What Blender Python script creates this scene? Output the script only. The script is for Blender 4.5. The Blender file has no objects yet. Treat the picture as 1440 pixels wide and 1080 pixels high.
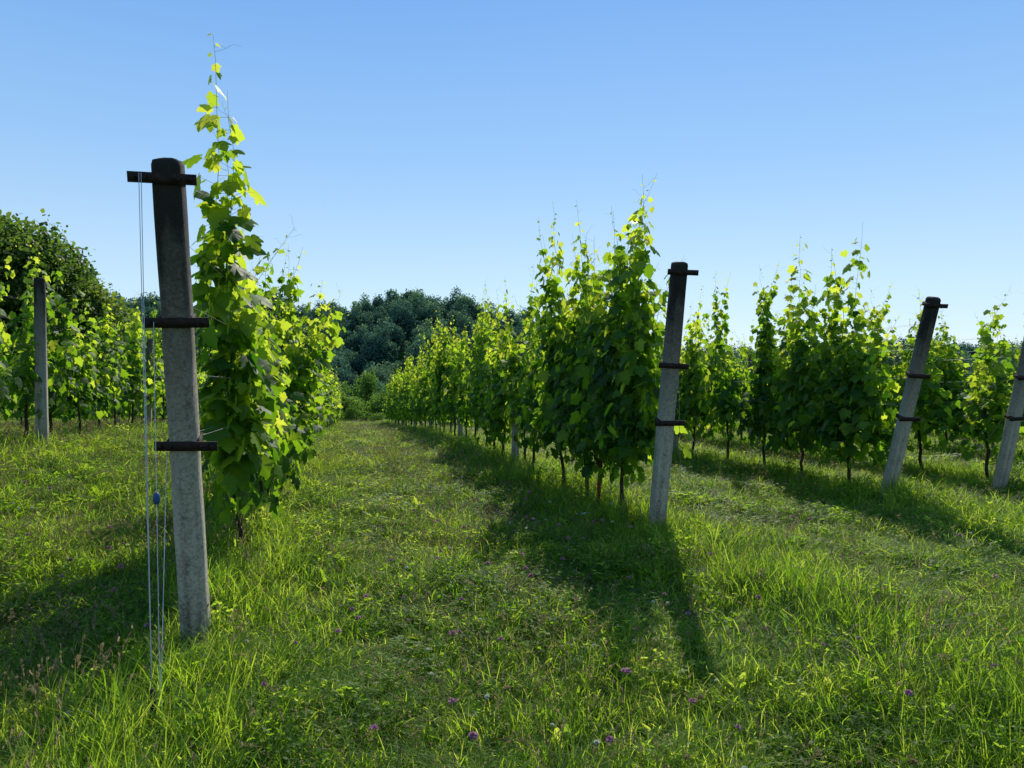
import bpy, math
import numpy as np
from mathutils import Vector, Matrix
R0 = np.random.default_rng(7)
scene = bpy.context.scene
COL = scene.collection

# ------------------------------------------------------------------ terrain
def sm(t):
    t = np.clip(t, 0, 1); return t*t*(3-2*t)
def H(x, y):
    x = np.asarray(x, float); y = np.asarray(y, float)
    z = -1.3*sm((y-15)/40)
    z = z + 0.5*sm((-x-1.2)/3.2)*(1-.55*sm((y-12)/16))*sm((y+2)/8)
    z = z + 5.0*sm((-x-12)/22)*sm((y-20)/40)
    z = z - 15*sm((y-53)/75)
    hm = .90 + .20*np.exp(-((x-22)/38)**2) - .30*sm((x-75)/80) + .10*sm((-x-60)/80)
    z = z + 37*hm*sm((y-150)/170) + sm((y-150)/100)*(2.6*np.sin(x/41+1.3)+1.6*np.sin(x/17+y/60))
    z = z + 0.025*np.sin(x*1.7+.4)*np.cos(y*1.3)+0.02*np.sin(x*3.1+y*2.3)
    return z
def h1(x, y): return float(H(x, y))

# ------------------------------------------------------------------ mesh builder
class MB:
    def __init__(s): s.V=[];s.F=[];s.M=[];s.T=[];s.n=0
    def add(s, v, f, m, t):
        v=np.asarray(v,float).reshape(-1,3); f=np.asarray(f,int).reshape(-1,3)
        s.V.append(v); s.F.append(f+s.n); s.M.append(np.full(len(f),m)); 
        s.T.append(np.broadcast_to(np.asarray(t,float),(len(v),)).copy()); s.n+=len(v)
    def tube(s, P, r, sides, m, t=0.5):
        P=np.asarray(P,float); n=len(P); r=np.broadcast_to(np.asarray(r,float),(n,))
        D=np.gradient(P,axis=0); D/=np.linalg.norm(D,axis=1)[:,None]+1e-9
        up=np.array([0.31,0.95,0.05]) if abs(D[0][1])<.8 else np.array([1,0,0.1])
        A=np.cross(D,up); A/=np.linalg.norm(A,axis=1)[:,None]+1e-9; B=np.cross(D,A)
        a=np.arange(sides)*2*math.pi/sides
        v=P[:,None]+r[:,None,None]*(np.cos(a)[None,:,None]*A[:,None]+np.sin(a)[None,:,None]*B[:,None])
        f=[]
        for i in range(n-1):
            for j in range(sides):
                k=(j+1)%sides; p,q,u,w=i*sides+j,i*sides+k,(i+1)*sides+k,(i+1)*sides+j
                f+=[(p,q,u),(p,u,w)]
        c=(n-1)*sides
        for j in range(1,sides-1): f.append((c,c+j,c+j+1))
        s.add(v,f,m,t)
    def stamp(s, L, LF, pos, size, tip, nor, m, t):
        """stamp template L (side, tip, normal) at many places"""
        n=len(pos)
        if n==0: return
        tip=tip/(np.linalg.norm(tip,axis=1)[:,None]+1e-9)
        nor=nor-(nor*tip).sum(1)[:,None]*tip; nor/=np.linalg.norm(nor,axis=1)[:,None]+1e-9
        side=np.cross(tip,nor); size=np.asarray(size)[:,None,None]
        v=pos[:,None]+size*(L[None,:,0:1]*side[:,None]+L[None,:,1:2]*tip[:,None]+L[None,:,2:3]*nor[:,None])
        f=LF[None]+(np.arange(n)*len(L))[:,None,None]
        s.add(v,f,m,np.repeat(t,len(L)))
    def box(s,c,d,m,Mx=None,t=.5):
        x,y,z=[k/2 for k in d]
        v=np.array([(a*x,b*y,e*z) for a in(-1,1) for b in(-1,1) for e in(-1,1)])
        f=[(0,1,3),(0,3,2),(4,6,7),(4,7,5),(0,4,5),(0,5,1),(2,3,7),(2,7,6),(0,2,6),(0,6,4),(1,5,7),(1,7,3)]
        if Mx is not None: v=v@np.asarray(Mx).T
        s.add(v+np.asarray(c),f,m,t)
    def mesh(s,name,mats,smooth=False):
        V=np.concatenate(s.V);F=np.concatenate(s.F);M=np.concatenate(s.M);T=np.concatenate(s.T)
        me=bpy.data.meshes.new(name)
        me.vertices.add(len(V)); me.vertices.foreach_set('co',V.astype(np.float32).ravel())
        me.loops.add(len(F)*3); me.loops.foreach_set('vertex_index',F.astype(np.int32).ravel())
        me.polygons.add(len(F)); me.polygons.foreach_set('loop_start',(np.arange(len(F))*3).astype(np.int32))
        me.polygons.foreach_set('material_index',M.astype(np.int32))
        if smooth: me.polygons.foreach_set('use_smooth',np.ones(len(F),bool))
        a=me.attributes.new('tone','FLOAT','POINT'); a.data.foreach_set('value',T.astype(np.float32))
        for k in mats: me.materials.append(k)
        me.update(); me.validate(); return me
def obj(name,me,loc=(0,0,0),rot=(0,0,0),sc=(1,1,1),col=COL):
    o=bpy.data.objects.new(name,me); o.location=loc; o.rotation_euler=rot; o.scale=sc; col.objects.link(o); return o

# ------------------------------------------------------------------ materials
def newmat(name):
    m=bpy.data.materials.new(name); m.use_nodes=True; nt=m.node_tree; nt.nodes.clear(); return m,nt,nt.nodes,nt.links
def ramp(N,stops):
    r=N.new('ShaderNodeValToRGB'); e=r.color_ramp.elements
    while len(e)<len(stops): e.new(.5)
    for i,(p,c) in enumerate(stops): e[i].position=p; e[i].color=(*c,1)
    return r
def foliage(name, stops, tstops, tmix=.5, nscale=1.5, rough=.55, spec=.18, rand=.25):
    m,nt,N,L=newmat(name)
    at=N.new('ShaderNodeAttribute'); at.attribute_name='tone'
    oi=N.new('ShaderNodeObjectInfo'); geo=N.new('ShaderNodeNewGeometry')
    no=N.new('ShaderNodeTexNoise'); no.inputs['Scale'].default_value=nscale; no.inputs['Detail'].default_value=1
    L.new(geo.outputs['Position'],no.inputs['Vector'])
    a=N.new('ShaderNodeMath');a.operation='MULTIPLY_ADD';a.inputs[1].default_value=rand;L.new(oi.outputs['Random'],a.inputs[0]);L.new(at.outputs['Fac'],a.inputs[2])
    b=N.new('ShaderNodeMath');b.operation='MULTIPLY_ADD';b.inputs[1].default_value=.7;L.new(no.outputs['Fac'],b.inputs[0]);L.new(a.outputs[0],b.inputs[2])
    c=N.new('ShaderNodeMath');c.operation='SUBTRACT';c.inputs[1].default_value=.35+rand/2;L.new(b.outputs[0],c.inputs[0])
    r1=ramp(N,stops); r2=ramp(N,tstops); L.new(c.outputs[0],r1.inputs[0]);L.new(c.outputs[0],r2.inputs[0])
    if spec>0:
        p=N.new('ShaderNodeBsdfPrincipled');p.inputs['Roughness'].default_value=rough;p.inputs['Specular IOR Level'].default_value=spec;pc=p.inputs['Base Color']
    else:
        p=N.new('ShaderNodeBsdfDiffuse');pc=p.inputs['Color']
    t=N.new('ShaderNodeBsdfTranslucent');mx=N.new('ShaderNodeMixShader');mx.inputs[0].default_value=tmix;o=N.new('ShaderNodeOutputMaterial')
    L.new(r1.outputs[0],pc);L.new(r2.outputs[0],t.inputs[0]);L.new(p.outputs[0],mx.inputs[1]);L.new(t.outputs[0],mx.inputs[2]);L.new(mx.outputs[0],o.inputs[0])
    return m
def simple(name,stops,scale=8,rough=.8,metal=0,bump=.3,spec=.3):
    m,nt,N,L=newmat(name)
    tc=N.new('ShaderNodeTexCoord');no=N.new('ShaderNodeTexNoise');no.inputs['Scale'].default_value=scale;no.inputs['Detail'].default_value=5;no.inputs['Roughness'].default_value=.65
    L.new(tc.outputs['Object'],no.inputs['Vector']);r=ramp(N,stops);L.new(no.outputs['Fac'],r.inputs[0])
    p=N.new('ShaderNodeBsdfPrincipled');p.inputs['Roughness'].default_value=rough;p.inputs['Metallic'].default_value=metal;p.inputs['Specular IOR Level'].default_value=spec
    b=N.new('ShaderNodeBump');b.inputs['Strength'].default_value=bump;b.inputs['Distance'].default_value=.02;L.new(no.outputs['Fac'],b.inputs['Height']);L.new(b.outputs[0],p.inputs['Normal'])
    L.new(r.outputs[0],p.inputs['Base Color']);o=N.new('ShaderNodeOutputMaterial');L.new(p.outputs[0],o.inputs[0]);return m

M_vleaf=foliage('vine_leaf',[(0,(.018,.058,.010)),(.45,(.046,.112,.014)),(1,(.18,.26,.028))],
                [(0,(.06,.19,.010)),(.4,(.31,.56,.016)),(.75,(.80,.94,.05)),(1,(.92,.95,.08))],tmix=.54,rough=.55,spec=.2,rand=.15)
M_stem=simple('green_stem',[(.3,(.10,.13,.03)),(.7,(.16,.18,.05))],20,.6)
M_bark=simple('vine_bark',[(.3,(.02,.014,.009)),(.7,(.07,.048,.03))],30,.9,bump=.8)
M_grass=foliage('grass_blade',[(0,(.032,.070,.010)),(.5,(.088,.165,.018)),(1,(.24,.30,.05))],
                [(0,(.13,.29,.014)),(.5,(.42,.65,.024)),(1,(.84,.90,.10))],tmix=.54,nscale=.9,rough=.55,spec=.15,rand=.6)
M_straw=foliage('seed_stalk',[(0,(.15,.11,.06)),(1,(.30,.23,.13))],[(0,(.24,.18,.08)),(1,(.46,.36,.18))],tmix=.4,rand=.4,spec=0)
M_pink=foliage('clover_petal',[(0,(.32,.14,.22)),(1,(.58,.33,.44))],[(0,(.5,.2,.3)),(1,(.65,.38,.48))],tmix=.35,rand=.4,spec=0)
M_white=foliage('white_petal',[(0,(.55,.55,.48)),(1,(.8,.8,.72))],[(0,(.5,.5,.4)),(1,(.65,.65,.5))],tmix=.3,spec=0)
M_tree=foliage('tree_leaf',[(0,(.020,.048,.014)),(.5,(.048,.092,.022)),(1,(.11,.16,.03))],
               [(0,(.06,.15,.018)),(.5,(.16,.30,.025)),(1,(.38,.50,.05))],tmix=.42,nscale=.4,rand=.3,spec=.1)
M_far=foliage('hazed_forest_leaf',[(0,(.055,.115,.085)),(.5,(.095,.18,.120)),(1,(.18,.29,.15))],
               [(0,(.06,.14,.09)),(.5,(.12,.25,.13)),(1,(.26,.42,.16))],tmix=.32,nscale=.03,rand=.7,spec=.0)  # distance haze put into the leaf colour: bluer and lighter
M_metal=simple('rusty_bracket',[(.35,(.012,.010,.009)),(.7,(.055,.027,.016))],25,.8,.2,.3)
M_wire=simple('galvanised_wire',[(.3,(.16,.17,.17)),(.7,(.26,.27,.27))],10,.6,.3,0)
M_gwire=simple('guy_wire_steel',[(.3,(.35,.36,.37)),(.7,(.5,.51,.52))],10,.45,.3,0)
M_blue=simple('blue_plastic',[(.3,(.02,.06,.15)),(.7,(.03,.08,.2))],10,.6,0,0)
M_red=simple('red_paint_wood',[(.3,(.16,.02,.012)),(.7,(.3,.05,.03))],10,.7,0,.2)
# concrete, darker weathered top
m,nt,N,L=newmat('weathered_concrete'); M_conc=m
tc=N.new('ShaderNodeTexCoord');sp=N.new('ShaderNodeSeparateXYZ');L.new(tc.outputs['Object'],sp.inputs[0])
n1=N.new('ShaderNodeTexNoise');n1.inputs['Scale'].default_value=5;n1.inputs['Detail'].default_value=9;n1.inputs['Roughness'].default_value=.7;L.new(tc.outputs['Object'],n1.inputs['Vector'])
n2=N.new('ShaderNodeTexNoise');n2.inputs['Scale'].default_value=55;n2.inputs['Detail'].default_value=5;n2.inputs['Roughness'].default_value=.7;L.new(tc.outputs['Object'],n2.inputs['Vector'])
mp=N.new('ShaderNodeMapping');mp.inputs['Scale'].default_value=(26,26,1.1);L.new(tc.outputs['Object'],mp.inputs['Vector'])
n3=N.new('ShaderNodeTexNoise');n3.inputs['Scale'].default_value=1;n3.inputs['Detail'].default_value=4;L.new(mp.outputs[0],n3.inputs['Vector'])
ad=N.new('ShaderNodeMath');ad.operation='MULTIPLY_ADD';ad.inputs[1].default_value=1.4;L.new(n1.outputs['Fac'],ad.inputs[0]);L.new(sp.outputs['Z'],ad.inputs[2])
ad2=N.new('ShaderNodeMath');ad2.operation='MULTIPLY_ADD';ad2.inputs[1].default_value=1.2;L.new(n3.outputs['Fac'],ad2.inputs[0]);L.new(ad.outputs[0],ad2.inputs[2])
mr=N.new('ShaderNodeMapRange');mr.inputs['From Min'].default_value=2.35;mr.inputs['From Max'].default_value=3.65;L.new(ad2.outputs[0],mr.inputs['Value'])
rc=ramp(N,[(.36,(.10,.085,.062)),(.44,(.26,.23,.17)),(.54,(.46,.41,.31)),(.66,(.60,.54,.41))])
def mul(a,k_,c=None):
    q=N.new('ShaderNodeMath');q.operation='MULTIPLY_ADD';q.inputs[1].default_value=k_;q.inputs[2].default_value=0;L.new(a,q.inputs[0])
    if c is not None: L.new(c,q.inputs[2])
    return q.outputs[0]
L.new(mul(n2.outputs['Fac'],.45,mul(n3.outputs['Fac'],.3,mul(n1.outputs['Fac'],.25))),rc.inputs[0])
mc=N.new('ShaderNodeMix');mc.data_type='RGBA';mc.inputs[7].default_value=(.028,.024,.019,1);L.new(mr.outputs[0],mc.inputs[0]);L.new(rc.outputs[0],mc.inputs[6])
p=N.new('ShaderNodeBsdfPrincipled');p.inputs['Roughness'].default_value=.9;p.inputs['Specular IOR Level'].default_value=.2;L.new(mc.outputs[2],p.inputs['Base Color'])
bp=N.new('ShaderNodeBump');bp.inputs['Strength'].default_value=.8;bp.inputs['Distance'].default_value=.012;L.new(n2.outputs['Fac'],bp.inputs['Height']);L.new(bp.outputs[0],p.inputs['Normal'])
o=N.new('ShaderNodeOutputMaterial');L.new(p.outputs[0],o.inputs[0])
# ground
m,nt,N,L=newmat('meadow_soil'); M_ground=m
geo=N.new('ShaderNodeNewGeometry')
n1=N.new('ShaderNodeTexNoise');n1.inputs['Scale'].default_value=1.1;n1.inputs['Detail'].default_value=6;n1.inputs['Roughness'].default_value=.7;L.new(geo.outputs['Position'],n1.inputs['Vector'])
rc=ramp(N,[(.3,(.030,.05,.012)),(.55,(.07,.11,.022)),(.75,(.11,.13,.04))]);L.new(n1.outputs['Fac'],rc.inputs[0])
p=N.new('ShaderNodeBsdfDiffuse');L.new(rc.outputs[0],p.inputs['Color'])
bp=N.new('ShaderNodeBump');bp.inputs['Strength'].default_value=.8;bp.inputs['Distance'].default_value=.05;L.new(n1.outputs['Fac'],bp.inputs['Height']);L.new(bp.outputs[0],p.inputs['Normal'])
o=N.new('ShaderNodeOutputMaterial');L.new(p.outputs[0],o.inputs[0])

# ------------------------------------------------------------------ ground sheet
def axis(a,b,step,far,g=1.12):
    c=list(np.arange(a,b+.01,step)); s=step; x=b
    while x<far: s=min(s*g,90); x+=s; c.append(x)
    s=step; x=a
    while x>-far: s=min(s*g,90); x-=s; c.insert(0,x)
    return np.array(c)
gx=axis(-16,24,.5,3000); gy=axis(-4,60,.5,3000)
X,Y=np.meshgrid(gx,gy); Z=H(X,Y); V=np.stack([X,Y,Z],-1).reshape(-1,3)
nx,ny=len(gx),len(gy); i=np.arange(nx-1)[None]+np.arange(ny-1)[:,None]*nx; i=i.ravel()
F=np.concatenate([np.stack([i,i+1,i+nx+1],1),np.stack([i,i+nx+1,i+nx],1)])
mb=MB(); mb.add(V,F,0,.5); obj('ground',mb.mesh('ground',[M_ground],True))

# ------------------------------------------------------------------ grape vines
half=[(0.10,-.10),(.30,-.13),(.36,-.02),(.50,.10),(.44,.22),(.62,.36),(.60,.50),(.47,.52),(.33,.50),(.36,.66),(.24,.74),(.14,.88)]
out=[(0,0)]+half+[(0,1.0)]+[(-x,y) for x,y in half[::-1]]
LV=np.array([(0,.32)]+out,float)
lz=-.35*LV[:,0]**2*1.3+.10*np.abs(LV[:,0])-.22*(LV[:,1]-.2)**2+.02*np.sin(LV[:,0]*25)
LEAF=np.column_stack([LV,lz]); k=len(out); LEAFF=np.array([(0,1+j,1+(j+1)%k) for j in range(k)])

def shoot(mb,rg,P,ll=.15,step=.062,extra=1.3,sx=.15,sy=.12,fade=.35,tone0=.33,wmin=.2):
    """P polyline of shoot base->tip ; leaves around"""
    P=np.asarray(P,float); seg=np.linalg.norm(np.diff(P,axis=0),axis=1); cum=np.r_[0,np.cumsum(seg)]; Lt=cum[-1]
    def at(d): return np.stack([np.interp(d,cum,P[:,j]) for j in range(3)],-1)
    dd=np.linspace(0,Lt,max(5,int(Lt/.18))); Q=at(dd)+rg.normal(0,.010,(len(dd),3)); Q[0]=P[0]
    mb.tube(Q,np.linspace(.0048,.0012,len(Q)),3,1)
    n=int(Lt/step); d=(np.arange(n)+.5)*step; fr=d/Lt
    keep=rg.random(n)<np.where(fr>.85,.75,1.0); d=d[keep]; fr=fr[keep]; n=len(d)
    base=at(d); sgn=np.where(np.arange(n)%2==0,1,-1)
    az=rg.normal(0,.7,n)+np.where(sgn>0,0,math.pi)+rg.choice([0,math.pi/2],n)*.6
    outd=np.stack([np.cos(az),np.sin(az),rg.normal(.25,.3,n)],-1)
    sz=ll*np.clip((1-fr)/fade,.22,1)*rg.uniform(.65,1.15,n)
    pet=sz*.7
    pos=base+outd*pet[:,None]
    for q in range(n):
        if sz[q]>.05: mb.tube([base[q],pos[q]],[.0016,.001],3,1)
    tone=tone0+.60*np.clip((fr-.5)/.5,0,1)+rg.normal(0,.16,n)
    tips=np.stack([outd[:,0]*.8,outd[:,1]*.8,rg.normal(-.75,.4,n)],-1)+rg.normal(0,.25,(n,3))
    nor=np.stack([outd[:,0],outd[:,1],rg.normal(.7,.35,n)],-1)+rg.normal(0,.35,(n,3))
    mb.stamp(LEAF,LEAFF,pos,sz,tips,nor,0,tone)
    # laterals
    ne=int(n*extra)
    if ne>0:
        fe=rg.random(ne)**1.25*.88; b=at(fe*Lt); w=np.clip(1.15-fe,wmin,1)
        off=np.stack([rg.normal(0,sx,ne)*w,rg.normal(0,sy,ne)*w,rg.normal(-.03,.10,ne)],-1); pos=b+off
        o2=off/(np.linalg.norm(off,axis=1)[:,None]+.05)
        sz=ll*rg.uniform(.5,1.1,ne)*np.clip(1.15-fe*.6,.4,1)
        tips=np.stack([o2[:,0]*.5,o2[:,1]*.5,rg.normal(-.8,.35,ne)],-1)+rg.normal(0,.25,(ne,3))
        nor=np.stack([np.sign(off[:,0]+1e-4)*rg.uniform(.3,1,ne),rg.normal(0,.5,ne),rg.normal(.6,.4,ne)],-1)
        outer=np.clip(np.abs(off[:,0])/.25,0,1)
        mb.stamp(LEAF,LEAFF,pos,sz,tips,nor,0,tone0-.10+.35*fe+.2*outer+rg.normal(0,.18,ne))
    # tendrils at top
    for q in range(3):
        t0=at(np.array([Lt*rg.uniform(.7,1)]))[0]; v=np.array([rg.normal(0,1),rg.normal(0,1),rg.uniform(.2,1.2)]);v/=np.linalg.norm(v)
        mb.tube([t0,t0+v*.06,t0+v*.12+[0,0,.02],t0+v*.16+[0.02,0,.0]],[.001,.0009,.0008,.0006],3,1)
def trunk(mb,rg,hw,hz=.85,r=.024,dy=0):
    n=8; z=np.linspace(-.15,hz,n); P=np.stack([np.cumsum(rg.normal(0,.014,n)),dy*(1-z/hz)+np.cumsum(rg.normal(0,.024,n)),z],-1)
    mb.tube(P,r*(1.15-.35*np.linspace(0,1,n)+rg.uniform(-.12,.12,n)),7,2)
    for s in (-1,1):
        yy=np.linspace(0,hw*s,6); Q=np.stack([np.full(6,P[-1,0]),P[-1,1]+yy,hz+.06*np.sin(np.linspace(0,2.5,6))],-1); Q[0]=P[-1]
        mb.tube(Q,np.linspace(r*.7,.007,6),5,2)
def gen_vine(seed,hw=.55,ns=10,hmin=2.0,hmax=2.8,peak=None,extra=1.25,ll=.15,low=50,dy=0,conv=.5,nlong=2):
    rg=np.random.default_rng(seed); mb=MB(); trunk(mb,rg,hw,dy=dy)
    yc=rg.normal(0,.12); longs=set(rg.choice(ns,nlong,replace=False))
    for q in range(ns):
        y0=-hw+2*hw*(q+rg.uniform(.1,.9))/ns; z0=.88+rg.normal(0,.04); ht=rg.uniform(hmin,hmax)-.35*abs(y0/hw)**2
        lg=q in longs
        if lg: ht=hmax+rg.uniform(.15,.7)
        x0=rg.normal(0,.05); dx=rg.normal(0,.14); dy_=rg.normal(0,.12)-(y0-yc)*conv; n=7; t=np.linspace(0,1,n)
        lean=rg.normal(0,.2)*np.clip(t-.7,0,1)*3
        P=np.stack([x0+dx*t+.04*np.sin(t*7+q)+lean,y0+dy_*t+.05*np.cos(t*6+q),z0+(ht-z0)*t],-1)
        shoot(mb,rg,P,extra=extra,ll=ll)
    if peak:
        for (x0,y0,x1,y1,ht) in peak:
            t=np.linspace(0,1,9); P=np.stack([x0+(x1-x0)*t**1.5+.03*np.sin(t*9),y0+(y1-y0)*t**1.5+.03*np.cos(t*8),.9+(ht-.9)*t],-1)
            shoot(mb,rg,P,extra=1.3,sx=.10,sy=.10,ll=.155,fade=.22,tone0=.38,wmin=.6)
    # drooping low leaves
    pos=np.stack([rg.normal(0,.16,low),rg.uniform(-hw,hw,low),rg.uniform(.5,1.1,low)],-1)
    mb.stamp(LEAF,LEAFF,pos,rg.uniform(.08,.15,low),np.stack([rg.normal(0,.3,low),rg.normal(0,.3,low),-np.ones(low)],-1),
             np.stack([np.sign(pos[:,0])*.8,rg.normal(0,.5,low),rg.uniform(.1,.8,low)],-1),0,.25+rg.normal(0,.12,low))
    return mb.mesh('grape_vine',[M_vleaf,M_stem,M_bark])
rv=np.random.default_rng(11)
VM=[gen_vine(100+i,hmin=rv.uniform(1.6,2.1),hmax=rv.uniform(2.4,3.0),ns=int(rv.integers(8,11)),nlong=int(rv.integers(1,4))) for i in range(8)]
VD=[gen_vine(200+i,ns=12,extra=1.8,hmin=2.2,hmax=3.0,low=100,hw=.56,nlong=3) for i in range(4)]
VS=[gen_vine(250+i,ns=8,extra=.9,hmin=1.6,hmax=2.4,low=40,hw=.56,nlong=2) for i in range(3)]
def put(me,x,y,rz=None,s=None,sz=None):
    s=s or R0.uniform(.93,1.07)
    rz=rz if rz is not None else (R0.choice([0,math.pi])+R0.normal(0,.08))
    return obj('grape_vine',me,(x,y,h1(x,y)),(0,0,rz),(s,s,sz or s*R0.uniform(.93,1.05)))
# hero vine beside the near post (tall shoot)
hero=gen_vine(301,hw=.75,ns=10,hmin=1.9,hmax=2.6,extra=1.5,low=80,dy=.25,conv=.25,nlong=0,
   peak=[(0,-.95,-.02,-1.52,3.74),(.05,-.9,.06,-1.42,3.40),(.0,-.85,.03,-1.35,3.1),(-.02,-.8,.0,-1.15,2.9),(.04,-.55,.03,-.6,2.65),(0,-1.0,-.03,-1.25,2.6),(.05,-.9,.1,-1.15,2.2)])
put(hero,-.84,6.55,0,1,1)
y=7.95; k=0
arch=gen_vine(302,hw=.6,ns=10,hmin=2.1,hmax=2.8,extra=1.5,peak=[(0,.1,.05,.1,3.35),(.1,-.2,.75,-.3,2.75),(.1,.2,.62,.3,2.6),(.08,0,.5,0,2.9),(.1,.3,.85,.4,2.5)])
while y<55:
    if abs(y-10.2)<.6: put(arch,-.84,y,0,1,1)
    else: put((VM+VS)[k%11],-.86+R0.normal(0,.05),y,sz=R0.uniform(.82,.97))
    y+=1.17; k+=3
# second row
h2=gen_vine(303,hw=.66,ns=16,hmin=2.6,hmax=3.1,extra=2.1,low=130,conv=.12,peak=[(0,-.45,0,-.55,3.6),(.05,-.3,.1,-.3,3.5),(0,.1,-.1,.1,3.4)])
h2b=gen_vine(304,hw=.66,ns=16,hmin=2.6,hmax=3.2,extra=2.1,low=110,conv=.12,peak=[(0,.2,-.15,.3,3.45),(0,-.3,-.1,-.4,3.3)])
h2c=gen_vine(307,hw=.64,ns=15,hmin=2.6,hmax=3.2,extra=2.1,low=110,conv=.15,peak=[(0,.0,-.25,.1,3.5)])
put(h2,2.95,7.75,0,1,1); put(h2b,2.95,8.92,0,1,1); put(h2c,2.92,10.1,0,1,1.03)
y=11.6;k=1
while y<55:
    hs=R0.uniform(.92,1.20); put((VM+VD)[k%12],2.95+R0.normal(0,.05),y,sz=hs); y+=1.25;k+=5
# third row
h3=gen_vine(305,hw=.64,ns=14,hmin=2.1,hmax=2.8,extra=2.0,low=130,conv=.2,peak=[(0,-.1,.05,-.2,3.75),(.0,.35,0,.4,3.5)])
h3b=gen_vine(306,hw=.64,ns=14,hmin=2.1,hmax=2.8,extra=2.0,low=130,conv=.2,peak=[(0,0,.0,.1,3.85),(.0,.3,0,.3,3.3)])
put(h3,6.8,9.15,0,1,1); put(h3b,6.85,10.3,0,1,1)
y=11.5;k=2
while y<52: put((VD+VM)[k%12],6.85+R0.normal(0,.05),y,sz=R0.uniform(.88,1.12)); y+=1.22;k+=5
for (rx,ya,yb,lo,hi,st) in [(9.3,9.4,48,.88,1.04,VD+VM),(13.2,9.6,40,.9,1.08,VM+VD),(17.0,11,36,.9,1.08,VM+VD),(-4.65,8.4,50,.88,1.05,VM+VS),(-8.3,12,40,.85,1.0,VS+VM)]:
    y=ya
    while y<yb:
        yy=y
        if rx==-4.65 and abs(y-12.0)<.5: yy=y+.35
        put(st[k%len(st)],rx+R0.normal(0,.05),yy,sz=R0.uniform(lo,hi)*(1.12 if rx==-4.65 and y<12.5 else 1))
        y+=1.2;k+=5 if len(st)==12 else 3

# ------------------------------------------------------------------ posts
def post_mesh(h,w=.13,brackets=(),seed=0):
    rg=np.random.default_rng(seed); mb=MB(); c=.016; n=14
    zs=np.r_[np.linspace(-.3,h-.03,n),h-.008,h]; ins=np.r_[np.zeros(n),.006,.022]
    prof=[(1,1,-c,0),(1,1,0,-c),(1,-1,0,c),(1,-1,-c,0),(-1,-1,c,0),(-1,-1,0,c),(-1,1,0,-c),(-1,1,c,0)]
    V=[]
    for z,i_ in zip(zs,ins):
        ww=w/2*(1.08-.10*max(z,0)/h)-i_
        for a,b,e,f in prof[::-1]:
            V.append((a*ww+e+rg.normal(0,.0016),b*ww+f+rg.normal(0,.0016),z+(rg.normal(0,.006) if i_>.01 else 0)))
    F=[];m_=len(zs)
    for i_ in range(m_-1):
        for j in range(8):
            q=(j+1)%8;p_,q_,u,v=i_*8+j,i_*8+q,(i_+1)*8+q,(i_+1)*8+j; F+=[(p_,q_,u),(p_,u,v)]
    b=(m_-1)*8
    for j in range(1,7): F.append((b,b+j,b+j+1))
    mb.add(V,F,0,.5)
    for z,off in brackets:
        ww=w/2*(1.08-.10*z/h)
        al=rg.normal(0,.03); ca,sa=math.cos(al),math.sin(al); Mx=[[ca,0,-sa],[0,1,0],[sa,0,ca]]
        mb.box((off,-(ww+.005),z),(.30,.006,.050),1,Mx)      # flat bar with ears
        for s in (-1,1): mb.box((s*(ww+.006),0,z),(.007,2*ww+.001,.046),1)
        mb.box((0,(ww+.006),z),(2*ww+.02,.006,.046),1)
        for s in (-1,1):
            mb.tube([(off+s*.125,-ww+.004,z+s*sa*.125),(off+s*.125,-ww-.018,z+s*sa*.125)],.011,6,1)
            mb.tube([(off+s*.075,-ww-.006,z+s*sa*.07),(off+s*.075,-ww-.016,z+s*sa*.07)],.010,6,1)
    return mb.mesh('vineyard_post',[M_conc,M_metal])
ends=[(-.83,4.48,.70,2.56,0),(2.95,6.86,.54,2.60,2),(6.71,8.30,.80,2.50,2),(8.62,8.5,.62,2.5,2),(13.2,8.6,.7,2.5,0),(17.0,10.2,.7,2.5,0)]
for i_,(x,y,l,h,ry) in enumerate(ends):
    z=h1(x,y); Ln=math.hypot(l,h)
    me=post_mesh(Ln,brackets=[(Ln-.09,-.015),(Ln-.77,.01),(Ln-1.41,.02)] if i_==0 else [(Ln-.09,.01),(Ln-.95,.0),(Ln-1.50,.01)],seed=i_)
    obj('vineyard_end_post',me,(x,y,z),(math.atan2(l,h),0,0))
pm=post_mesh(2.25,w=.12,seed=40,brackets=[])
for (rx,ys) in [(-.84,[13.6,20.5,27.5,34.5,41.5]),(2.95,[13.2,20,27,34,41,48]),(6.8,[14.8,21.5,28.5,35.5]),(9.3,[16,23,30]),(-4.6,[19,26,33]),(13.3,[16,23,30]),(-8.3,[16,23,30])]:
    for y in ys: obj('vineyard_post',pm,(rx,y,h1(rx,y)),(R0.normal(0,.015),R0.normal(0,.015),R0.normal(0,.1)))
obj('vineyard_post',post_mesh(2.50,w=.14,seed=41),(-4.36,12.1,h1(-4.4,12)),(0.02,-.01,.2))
# wires
for (rx,y0,y1,l) in [(-.83,4.48,50,.7),(2.95,6.86,50,.54),(6.75,8.3,48,.8),(9.3,9.3,48,0),(13.2,8.6,40,.7),(-4.6,8,48,0),(-8.3,11,40,0)]:
    mb=MB()
    for hz in (.88,1.22,1.55,1.9,2.2):
        for s in (-.045,.045):
            if hz<1 and s>0: continue
            ys=np.r_[y0-l*hz/2.55,np.arange(y0+2,y1,2.3)]
            P=np.stack([np.full(len(ys),rx+s)+.0,ys,H(rx,ys)+hz-.02*np.abs(np.sin(np.arange(len(ys))*1.3))],-1)
            mb.tube(P,.0012,4,0)
    obj('trellis_wire',mb.mesh('trellis_wire',[M_wire]))
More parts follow.
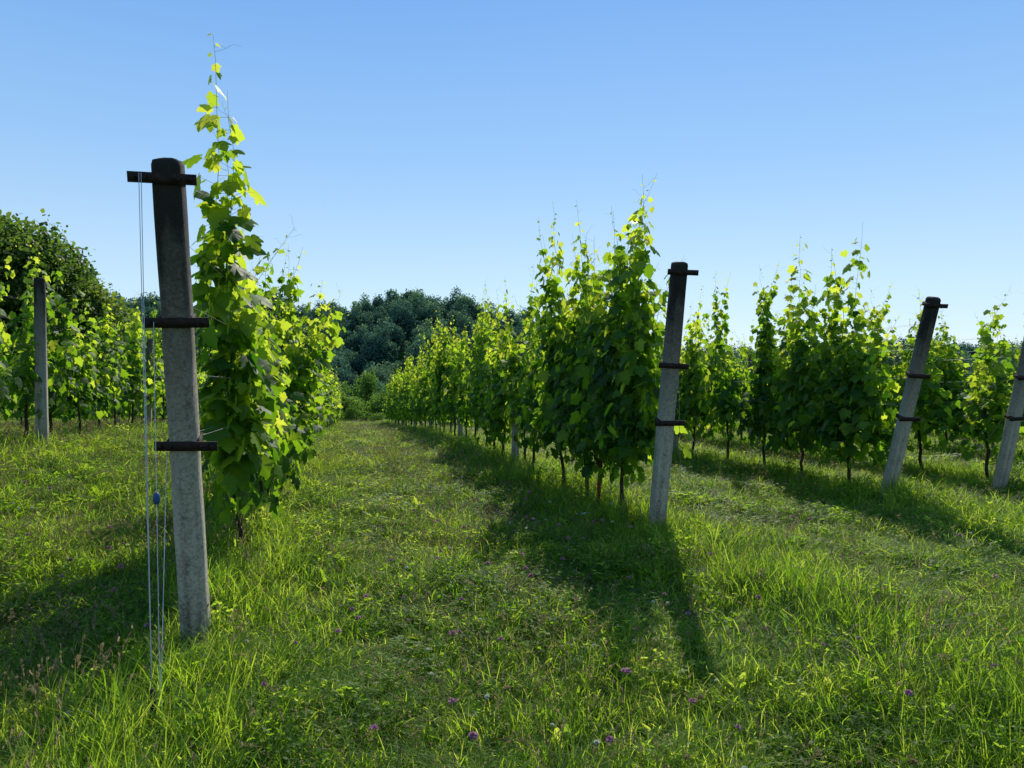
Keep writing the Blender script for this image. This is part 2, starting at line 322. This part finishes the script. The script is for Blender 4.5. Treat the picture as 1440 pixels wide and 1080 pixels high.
# guy wires, tensioner and anchor at the near post
e=bpy.data.objects.new('guy_wire_anchor',None); e.location=(-.79,3.33,0); COL.objects.link(e)
mb=MB(); ax,ay=-.79,3.33
def along(t,x=0): # point on leaning near post axis at vertical height t
    return np.array([-.83+x,4.48-.7*t/2.56,t])
for hh,xo in ((2.47,-.11),(1.80,-.09),(1.16,-.07),(2.47,-.10)):
    a=along(hh,xo)+[0,-.09,0]; b=np.array([ax+(.03 if hh<2 else 0)*1,ay,.10]); t=np.linspace(0,1,10)[:,None]
    mb.tube(a+(b-a)*t,.0018,5,0)
w=obj('wires',mb.mesh('wires',[M_gwire])); w.parent=e; w.matrix_parent_inverse=Matrix.Translation((.79,-3.33,0))
mb=MB(); mb.tube([(ax,ay,-.1),(ax+.005,ay,.12),(ax,ay,.24)],[.016,.014,.011],8,0); w=obj('anchor_stake',mb.mesh('anchor_stake',[M_metal])); w.parent=e; w.matrix_parent_inverse=Matrix.Translation((.79,-3.33,0))
a=along(1.80,-.09)+[0,-.09,0]; b=np.array([ax+.03,ay,.10]); c=a+(b-a)*.48
mb=MB(); t=np.linspace(-1,1,9); mb.tube(np.stack([c[0]+0*t,c[1]+0*t,c[2]+.030*t],-1),.016*np.sqrt(1.02-t**2),10,0)
w=obj('tensioner',mb.mesh('tensioner',[M_blue],True)); w.parent=e; w.matrix_parent_inverse=Matrix.Translation((.79,-3.33,0))
# slack wires hanging from the other end posts
for (x,y,l,h,ry) in ends[1:4]:
    mb=MB(); z=h1(x,y)
    for hh,ex,ey in ((1.75,.28,.9),(1.15,.45,1.2),(1.75,.5,.5)):
        a=np.array([x+.07,y-l*hh/h,z+hh]); b=np.array([x+ex,y+ey,z+.35]); t=np.linspace(0,1,14)[:,None]
        P=a+(b-a)*t; P[:,2]-=.22*np.sin(np.pi*t[:,0]); mb.tube(P,.0022,4,0)
    obj('slack_wire',mb.mesh('slack_wire',[M_gwire]))
mb=MB(); x,y=2.84,8.3; mb.box((0,0,.38),(.035,.03,.85),0); mb.tube([(0,0,.8),(0,0,.84)],[.02,.004],6,0); obj('red_stake',mb.mesh('red_stake',[M_red]),(x,y,h1(x,y)),(0,.08,.3))

# ------------------------------------------------------------------ instancing via geometry nodes
def scatter(name,pts,rot,scl,idx,srcs):
    c=bpy.data.collections.new(name+'_source')
    for i_,me in enumerate(srcs):
        o=bpy.data.objects.new('%s_part_%02d'%(name,i_),me); c.objects.link(o)
    me=bpy.data.meshes.new(name); me.vertices.add(len(pts)); me.vertices.foreach_set('co',pts.astype(np.float32).ravel())
    a=me.attributes.new('rot','FLOAT_VECTOR','POINT'); a.data.foreach_set('vector',rot.astype(np.float32).ravel())
    a=me.attributes.new('scl','FLOAT_VECTOR','POINT'); a.data.foreach_set('vector',scl.astype(np.float32).ravel())
    a=me.attributes.new('idx','INT','POINT'); a.data.foreach_set('value',idx.astype(np.int32))
    ob=obj(name,me)
    ng=bpy.data.node_groups.new(name,'GeometryNodeTree')
    ng.interface.new_socket('Geometry',in_out='INPUT',socket_type='NodeSocketGeometry'); ng.interface.new_socket('Geometry',in_out='OUTPUT',socket_type='NodeSocketGeometry')
    N=ng.nodes;L=ng.links; gi=N.new('NodeGroupInput');go=N.new('NodeGroupOutput');ip=N.new('GeometryNodeInstanceOnPoints');ci=N.new('GeometryNodeCollectionInfo')
    ci.inputs['Collection'].default_value=c; ci.inputs['Separate Children'].default_value=True; ci.inputs['Reset Children'].default_value=True
    def na(n,t):
        q=N.new('GeometryNodeInputNamedAttribute'); q.data_type=t; q.inputs['Name'].default_value=n; return [s for s in q.outputs if s.enabled and s.name=='Attribute'][0]
    L.new(gi.outputs[0],ip.inputs['Points']);L.new(ci.outputs[0],ip.inputs['Instance']);ip.inputs['Pick Instance'].default_value=True
    L.new(na('idx','INT'),ip.inputs['Instance Index']);L.new(na('rot','FLOAT_VECTOR'),ip.inputs['Rotation']);L.new(na('scl','FLOAT_VECTOR'),ip.inputs['Scale'])
    L.new(ip.outputs[0],go.inputs[0]); md=ob.modifiers.new('scatter','NODES'); md.node_group=ng
    return ob
# grass tufts
def blades(mb,rg,n,rad,h0,h1_,w,bend,m=0,tone=.45):
    t=np.array([0,.4,.75,1.0]); ww=np.array([.8,1,.65,0])
    for q in range(n):
        a=rg.uniform(0,2*math.pi); r=rad*math.sqrt(rg.random()); bx,by=r*math.cos(a),r*math.sin(a)
        d=rg.uniform(0,2*math.pi); dx,dy=math.cos(d),math.sin(d); hh=rg.uniform(h0,h1_); be=rg.uniform(.15,1)*bend*hh; wi=w*rg.uniform(.6,1.2)
        px,py=-dy,dx; ro=rg.uniform(-.6,.6); c_,s_=math.cos(ro),math.sin(ro); px,py=px*c_-py*s_,px*s_+py*c_
        V=[]
        for tt,wk in zip(t[:3],ww[:3]):
            x=bx+dx*be*tt**2; y=by+dy*be*tt**2; z=hh*(tt-.25*(be/hh)*tt**2)-.01
            V+=[(x-px*wi*wk/2,y-py*wi*wk/2,z),(x+px*wi*wk/2,y+py*wi*wk/2,z)]
        V.append((bx+dx*be,by+dy*be,hh*(1-.3*be/hh)-.01))
        mb.add(V,[(0,1,3),(0,3,2),(2,3,5),(2,5,4),(4,5,6)],m,tone+rg.normal(0,.20))
OV=np.array([(0,0,0),(.25,.25,.02),(.33,.6,.04),(.2,.88,0),(0,1,-.04),(-.2,.88,0),(-.33,.6,.04),(-.25,.25,.02),(0,.5,-.02)]); OVF=np.array([(8,i_,(i_+1)%8) for i_ in range(8)])
def grass_src():
    S=[]
    for s in range(6):
        rg=np.random.default_rng(500+s); mb=MB(); blades(mb,rg,33,.14,.05,.18,.0064,1.4); blades(mb,rg,3,.1,.18,.28,.0050,1.1,tone=.6); S.append(mb.mesh('grass_tuft',[M_grass,M_straw]))
    for s in range(2): # clover
        rg=np.random.default_rng(520+s); mb=MB(); n=30
        for q in range(n):
            a=rg.uniform(0,6.28); r=.15*math.sqrt(rg.random()); c=np.array([r*math.cos(a),r*math.sin(a),rg.uniform(.06,.16)])
            mb.tube([(c[0]*.7,c[1]*.7,0),c],.0012,3,0,.4)
            b=rg.uniform(0,6.28); az=b+np.arange(3)*2.094
            tip=np.stack([np.cos(az),np.sin(az),rg.normal(.1,.35,3)],-1); mb.stamp(OV,OVF,np.repeat(c[None],3,0),np.full(3,rg.uniform(.018,.03)),tip,np.repeat([[rg.normal(0,.5),rg.normal(0,.5),1]],3,0),0,.5+rg.normal(0,.14)+np.zeros(3))
        blades(mb,rg,16,.13,.06,.17,.0055,.9); S.append(mb.mesh('clover_tuft',[M_grass,M_straw]))
    for s in range(3): # broad weeds
        rg=np.random.default_rng(530+s); mb=MB(); n=15; az=rg.uniform(0,6.28,n)
        tip=np.stack([np.cos(az),np.sin(az),rg.uniform(.2,1.3,n)],-1); nor=np.stack([-np.cos(az)*.5,-np.sin(az)*.5,np.ones(n)],-1)
        L2=OV*[.55-.12*s,1,1]; mb.stamp(L2,OVF,np.stack([np.cos(az)*.02,np.sin(az)*.02,np.zeros(n)],-1),rg.uniform(.07,.16,n),tip,nor,0,.5+rg.normal(0,.16,n))
        blades(mb,rg,16,.12,.06,.19,.0055,.9); S.append(mb.mesh('weed_tuft',[M_grass,M_straw]))
    for s in range(3): # seed stalks
        rg=np.random.default_rng(540+s); mb=MB()
        for q in range(5):
            a=rg.uniform(0,6.28); r=.12*math.sqrt(rg.random()); hh=rg.uniform(.18,.34); d=rg.normal(0,.10,2); b=np.array([r*math.cos(a),r*math.sin(a),0]); tp=b+[d[0],d[1],hh]; md=b+[d[0]*.3,d[1]*.3,hh*.6]
            mb.tube([b,md,tp],[.0013,.001,.0008],3,1,.5)
            k_=9; tt=rg.uniform(.72,1,k_)[:,None]; pp=md+(tp-md)*((tt-.6)/.4)
            mb.stamp(OV*[.8,1,1],OVF,pp,rg.uniform(.010,.018,k_),np.stack([rg.normal(0,.5,k_),rg.normal(0,.5,k_),np.ones(k_)],-1),rg.normal(0,1,(k_,3)),1,.5+rg.normal(0,.2,k_))
        blades(mb,rg,24,.12,.06,.18,.006,1.2); S.append(mb.mesh('seed_tuft',[M_grass,M_straw]))
    for s in range(2): # coarse tall clump, arching blades
        rg=np.random.default_rng(560+s); mb=MB(); blades(mb,rg,32,.08,.13,.29,.0075,1.8,tone=.38); S.append(mb.mesh('tall_tuft',[M_grass,M_straw]))
    return S
GS=grass_src()   # 0-5 grass, 6-7 clover, 8-10 weeds, 11-13 seed, 14-15 tall
rows=np.array([-8.3,-4.6,-.84,2.95,6.8,9.3,13.2,17.1])
cam_az=math.radians(12.36)
def band(d0,d1,dens,ang=43,rg=R0):
    a0,a1=math.radians(-ang),math.radians(ang)
    area=(d1**2-d0**2)/2*(a1-a0); n=int(area*dens)
    r=np.sqrt(rg.uniform(d0**2,d1**2,n)); a=rg.uniform(a0,a1,n)+cam_az
    return np.stack([r*np.sin(a),r*np.cos(a)],-1)
def vnoise(x,y,s): return .5+.25*(np.sin(x*s+1.3*np.sin(y*s*.7))+np.sin(y*s*1.13+1.7*np.sin(x*s*.9+2)))
P=[];SC=[]
for d0,d1,dn,fs in [(1.2,4,230,.82),(4,8,145,.98),(8,15,60,1.2),(15,28,22,1.55),(28,60,7,2.3)]:
    q=band(d0,d1,dn); P.append(q); SC.append(np.full(len(q),fs))
P=np.concatenate(P);SC=np.concatenate(SC); n=len(P)
dr=np.min(np.abs(P[:,0:1]-rows[None]),axis=1)
near=np.exp(-(dr/.5)**2)
track=np.exp(-((np.abs(P[:,0]-1.05)-.72)/.25)**2)+np.exp(-((np.abs(P[:,0]-4.85)-.72)/.25)**2)
vn=vnoise(P[:,0],P[:,1],2.1)*.5+vnoise(P[:,0],P[:,1],.8)*.3+vnoise(P[:,0]+3,P[:,1],5.5)*.3
hs=(.36+.62*vn+.70*near-.22*track)*R0.uniform(.6,1.4,n)
hs=np.clip(hs,.25,1.9)
def choose(prob,lo,hi,idx): return np.where(R0.random(n)<prob,R0.integers(lo,hi,n),idx)
idx=R0.integers(0,6,n)
cl=vnoise(P[:,0]+5,P[:,1],1.4)
idx=choose(.07+.28*np.clip(cl-.45,0,1)*2,6,8,idx)
idx=choose(.13*(1-near),8,11,idx)
idx=choose(.05+.20*sm((P[:,1]-7)/10)*(1-near)+.12*np.exp(-((P[:,0]-.9)/.7)**2)+.12*(P[:,0]<-1.2),11,14,idx)
cw=vnoise(P[:,0]*1.0+9,P[:,1]*.7,3.3)
idx=choose(.04+.32*near+.28*np.clip(cw-.72,0,1)*3,14,16,idx)
pts=np.column_stack([P,H(P[:,0],P[:,1])]); rot=np.column_stack([R0.normal(0,.14,n),R0.normal(0,.14,n),R0.uniform(0,6.28,n)])
w=SC*R0.uniform(.85,1.2,n)
scatter('grass',pts,rot,np.column_stack([w,w,hs]),idx,GS)
# flowers
def flower(mat,seed,head,fs=.016,hh=.22):
    rg=np.random.default_rng(seed); mb=MB(); mb.tube([(0,0,0),(.01,0,hh*.6),(.02,.01,hh)],.0013,3,0)
    k_=40 if head=='ball' else 24; v=rg.normal(0,1,(k_,3)); v/=np.linalg.norm(v,axis=1)[:,None]
    if head=='ball': v[:,2]=np.abs(v[:,2])*1.1-.2; mb.stamp(OV,OVF,np.array([.02,.01,hh])+v*.004,np.full(k_,fs),v+[0,0,.3],rg.normal(0,1,(k_,3)),1,.5+rg.normal(0,.25,k_))
    else:
        v[:,2]=.05; q=np.stack([rg.normal(0,.018,k_),rg.normal(0,.018,k_),rg.normal(0,.002,k_)],-1); mb.stamp(OV,OVF,np.array([.02,.01,hh])+q,np.full(k_,.010),v,np.repeat([[0,0,1.]],k_,0),1,.5+rg.normal(0,.25,k_))
    return mb.mesh('flower',[M_grass,mat])
F1=band(1.8,5,15);F2=band(5,16,12.0);F3=band(16,30,1.5);FP=np.concatenate([F1,F2,F3]); g=vnoise(FP[:,0],FP[:,1],1.1); FP=FP[R0.random(len(FP))<np.clip((g*1.5-.35)*(.35+.9*np.exp(-((FP[:,0]-1.0)/1.2)**2)+.4*(FP[:,0]<-1)),.04,1)]; n=len(FP)
fi=R0.choice([0,1,2,3],n,p=[.50,.04,.16,.30])
s=R0.uniform(.65,1.1,n)
scatter('clover_flowers',np.column_stack([FP,H(FP[:,0],FP[:,1])]),np.column_stack([R0.normal(0,.2,n),R0.normal(0,.2,n),R0.uniform(0,6.28,n)]),np.column_stack([s,s,s]),fi,
  [flower(M_pink,1,'ball'),flower(M_white,2,'flat'),flower(M_white,3,'ball',.011,.15),flower(M_straw,4,'ball',.013,.2)])

# ------------------------------------------------------------------ trees
QD=np.array([(0,0,0),(.38,.35,.05),(.3,.75,.02),(0,1,-.08),(-.3,.75,.02),(-.38,.35,.05)]);QDF=np.array([(0,1,2),(0,2,3),(0,3,4),(0,4,5)])
def gen_tree(seed,h,r,ncl,nl,ls,mat,trunkh=.25,cs=(.26,.44)):
    rg=np.random.default_rng(seed); mb=MB()
    z=np.linspace(-.5,h*.8,8); mb.tube(np.stack([np.cumsum(rg.normal(0,.02*r,8)),np.cumsum(rg.normal(0,.02*r,8)),z],-1),np.linspace(.03*h,.006*h,8),8,1)
    for q in range(ncl):
        while True:
            c=rg.uniform(-1,1,3)
            if .25<np.linalg.norm(c)<1: break
        c=c*[r*.78,r*.78,h*(1-trunkh)*.40]; c[2]+=h*(trunkh+(1-trunkh)*.5)
        cr=r*rg.uniform(*cs); base=np.array([0,0,min(c[2]*.6,h*.6)])
        mb.tube([base,base*.5+c*.5+rg.normal(0,.1,3),c],[.010*h,.006*h,.002*h],4,1)
        v=rg.normal(0,1,(nl,3)); v/=np.linalg.norm(v,axis=1)[:,None]; rad=cr*rg.uniform(.45,1.08,nl)[:,None]
        pos=c+v*rad*[1,1,.8]; bump=1+.2*np.sin(v[:,0:1]*5+q)*np.sin(v[:,1:2]*6); pos=c+(pos-c)*bump
        tip=v*.6+rg.normal(0,.6,(nl,3))+[0,0,-.35]; nor=v+rg.normal(0,.45,(nl,3))+[0,0,.4]
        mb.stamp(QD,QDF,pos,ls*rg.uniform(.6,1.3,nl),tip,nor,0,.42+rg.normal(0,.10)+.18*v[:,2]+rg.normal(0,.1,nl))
    return mb.mesh('deciduous_tree',[mat,M_bark])
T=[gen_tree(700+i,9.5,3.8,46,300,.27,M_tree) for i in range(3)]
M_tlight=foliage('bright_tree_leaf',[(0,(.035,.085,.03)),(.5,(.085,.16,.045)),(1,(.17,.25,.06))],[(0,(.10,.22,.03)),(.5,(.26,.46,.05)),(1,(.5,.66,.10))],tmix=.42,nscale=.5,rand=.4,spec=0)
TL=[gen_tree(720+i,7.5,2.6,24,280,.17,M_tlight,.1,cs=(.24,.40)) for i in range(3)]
def rays(px,d): a=(px-720)/1050; return d*(math.sin(cam_az)+a*math.cos(cam_az)), d*(math.cos(cam_az)-a*math.sin(cam_az))
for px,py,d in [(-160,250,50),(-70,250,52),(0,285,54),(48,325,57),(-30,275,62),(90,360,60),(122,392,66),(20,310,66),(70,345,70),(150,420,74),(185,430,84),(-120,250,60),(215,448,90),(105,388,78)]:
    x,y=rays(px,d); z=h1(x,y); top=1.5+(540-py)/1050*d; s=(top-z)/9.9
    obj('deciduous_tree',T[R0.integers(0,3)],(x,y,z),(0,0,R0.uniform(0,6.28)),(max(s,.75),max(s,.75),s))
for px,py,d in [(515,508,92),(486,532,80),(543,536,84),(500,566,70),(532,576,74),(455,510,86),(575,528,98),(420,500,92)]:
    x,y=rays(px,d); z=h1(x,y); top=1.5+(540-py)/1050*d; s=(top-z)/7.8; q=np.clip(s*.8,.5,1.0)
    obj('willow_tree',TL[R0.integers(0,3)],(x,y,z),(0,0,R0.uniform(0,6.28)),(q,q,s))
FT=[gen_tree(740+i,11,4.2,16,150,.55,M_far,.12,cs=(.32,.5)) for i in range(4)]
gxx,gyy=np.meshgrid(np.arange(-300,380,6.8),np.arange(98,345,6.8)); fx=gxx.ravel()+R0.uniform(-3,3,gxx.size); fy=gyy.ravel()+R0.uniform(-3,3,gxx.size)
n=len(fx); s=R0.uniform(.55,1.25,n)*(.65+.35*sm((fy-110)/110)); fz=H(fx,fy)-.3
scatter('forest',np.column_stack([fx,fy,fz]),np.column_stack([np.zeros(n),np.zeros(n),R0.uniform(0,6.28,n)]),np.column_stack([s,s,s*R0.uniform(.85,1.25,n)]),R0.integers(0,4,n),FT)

# ------------------------------------------------------------------ light, sky, camera
az,el=math.radians(23),math.radians(38)
w=bpy.data.worlds.new('World'); scene.world=w; w.use_nodes=True; N=w.node_tree.nodes;L=w.node_tree.links
sk=N.new('ShaderNodeTexSky'); sk.sky_type='NISHITA'; sk.sun_disc=False; sk.sun_elevation=el; sk.sun_rotation=az; sk.air_density=1.0; sk.dust_density=.1; sk.ozone_density=3.0; sk.altitude=300
tc=N.new('ShaderNodeTexCoord');sp=N.new('ShaderNodeSeparateXYZ');L.new(tc.outputs['Generated'],sp.inputs[0])
rr=ramp(N,[(0,(.72,.84,.92)),(.12,(.56,.77,.93)),(.28,(.32,.58,.93)),(.45,(.18,.43,.88)),(1,(.11,.30,.70))]); L.new(sp.outputs['Z'],rr.inputs[0])
sc_=N.new('ShaderNodeVectorMath');sc_.operation='SCALE';sc_.inputs['Scale'].default_value=7.0;L.new(rr.outputs[0],sc_.inputs[0])
mxw=N.new('ShaderNodeMix');mxw.data_type='RGBA';mxw.inputs[0].default_value=.78;L.new(sk.outputs[0],mxw.inputs[6]);L.new(sc_.outputs[0],mxw.inputs[7])
bg=N['Background']; bg.inputs[1].default_value=.145; L.new(mxw.outputs[2],bg.inputs[0])
sd=bpy.data.lights.new('sun','SUN'); sd.energy=5.0; sd.angle=math.radians(.5); sd.color=(1,.95,.84)
so=obj('sun',sd,(20,40,40)); d=Vector((-math.sin(az)*math.cos(el),-math.cos(az)*math.cos(el),-math.sin(el))); so.rotation_euler=d.to_track_quat('-Z','Y').to_euler()
cd=bpy.data.cameras.new('camera'); cd.lens=26.25; cd.sensor_width=36; cd.clip_end=6000; cd.clip_start=.05
co=obj('camera',cd,(0,0,1.5),(math.radians(90),0,-cam_az)); scene.camera=co
scene.view_settings.view_transform='Standard'; scene.view_settings.look='None'; scene.view_settings.exposure=0
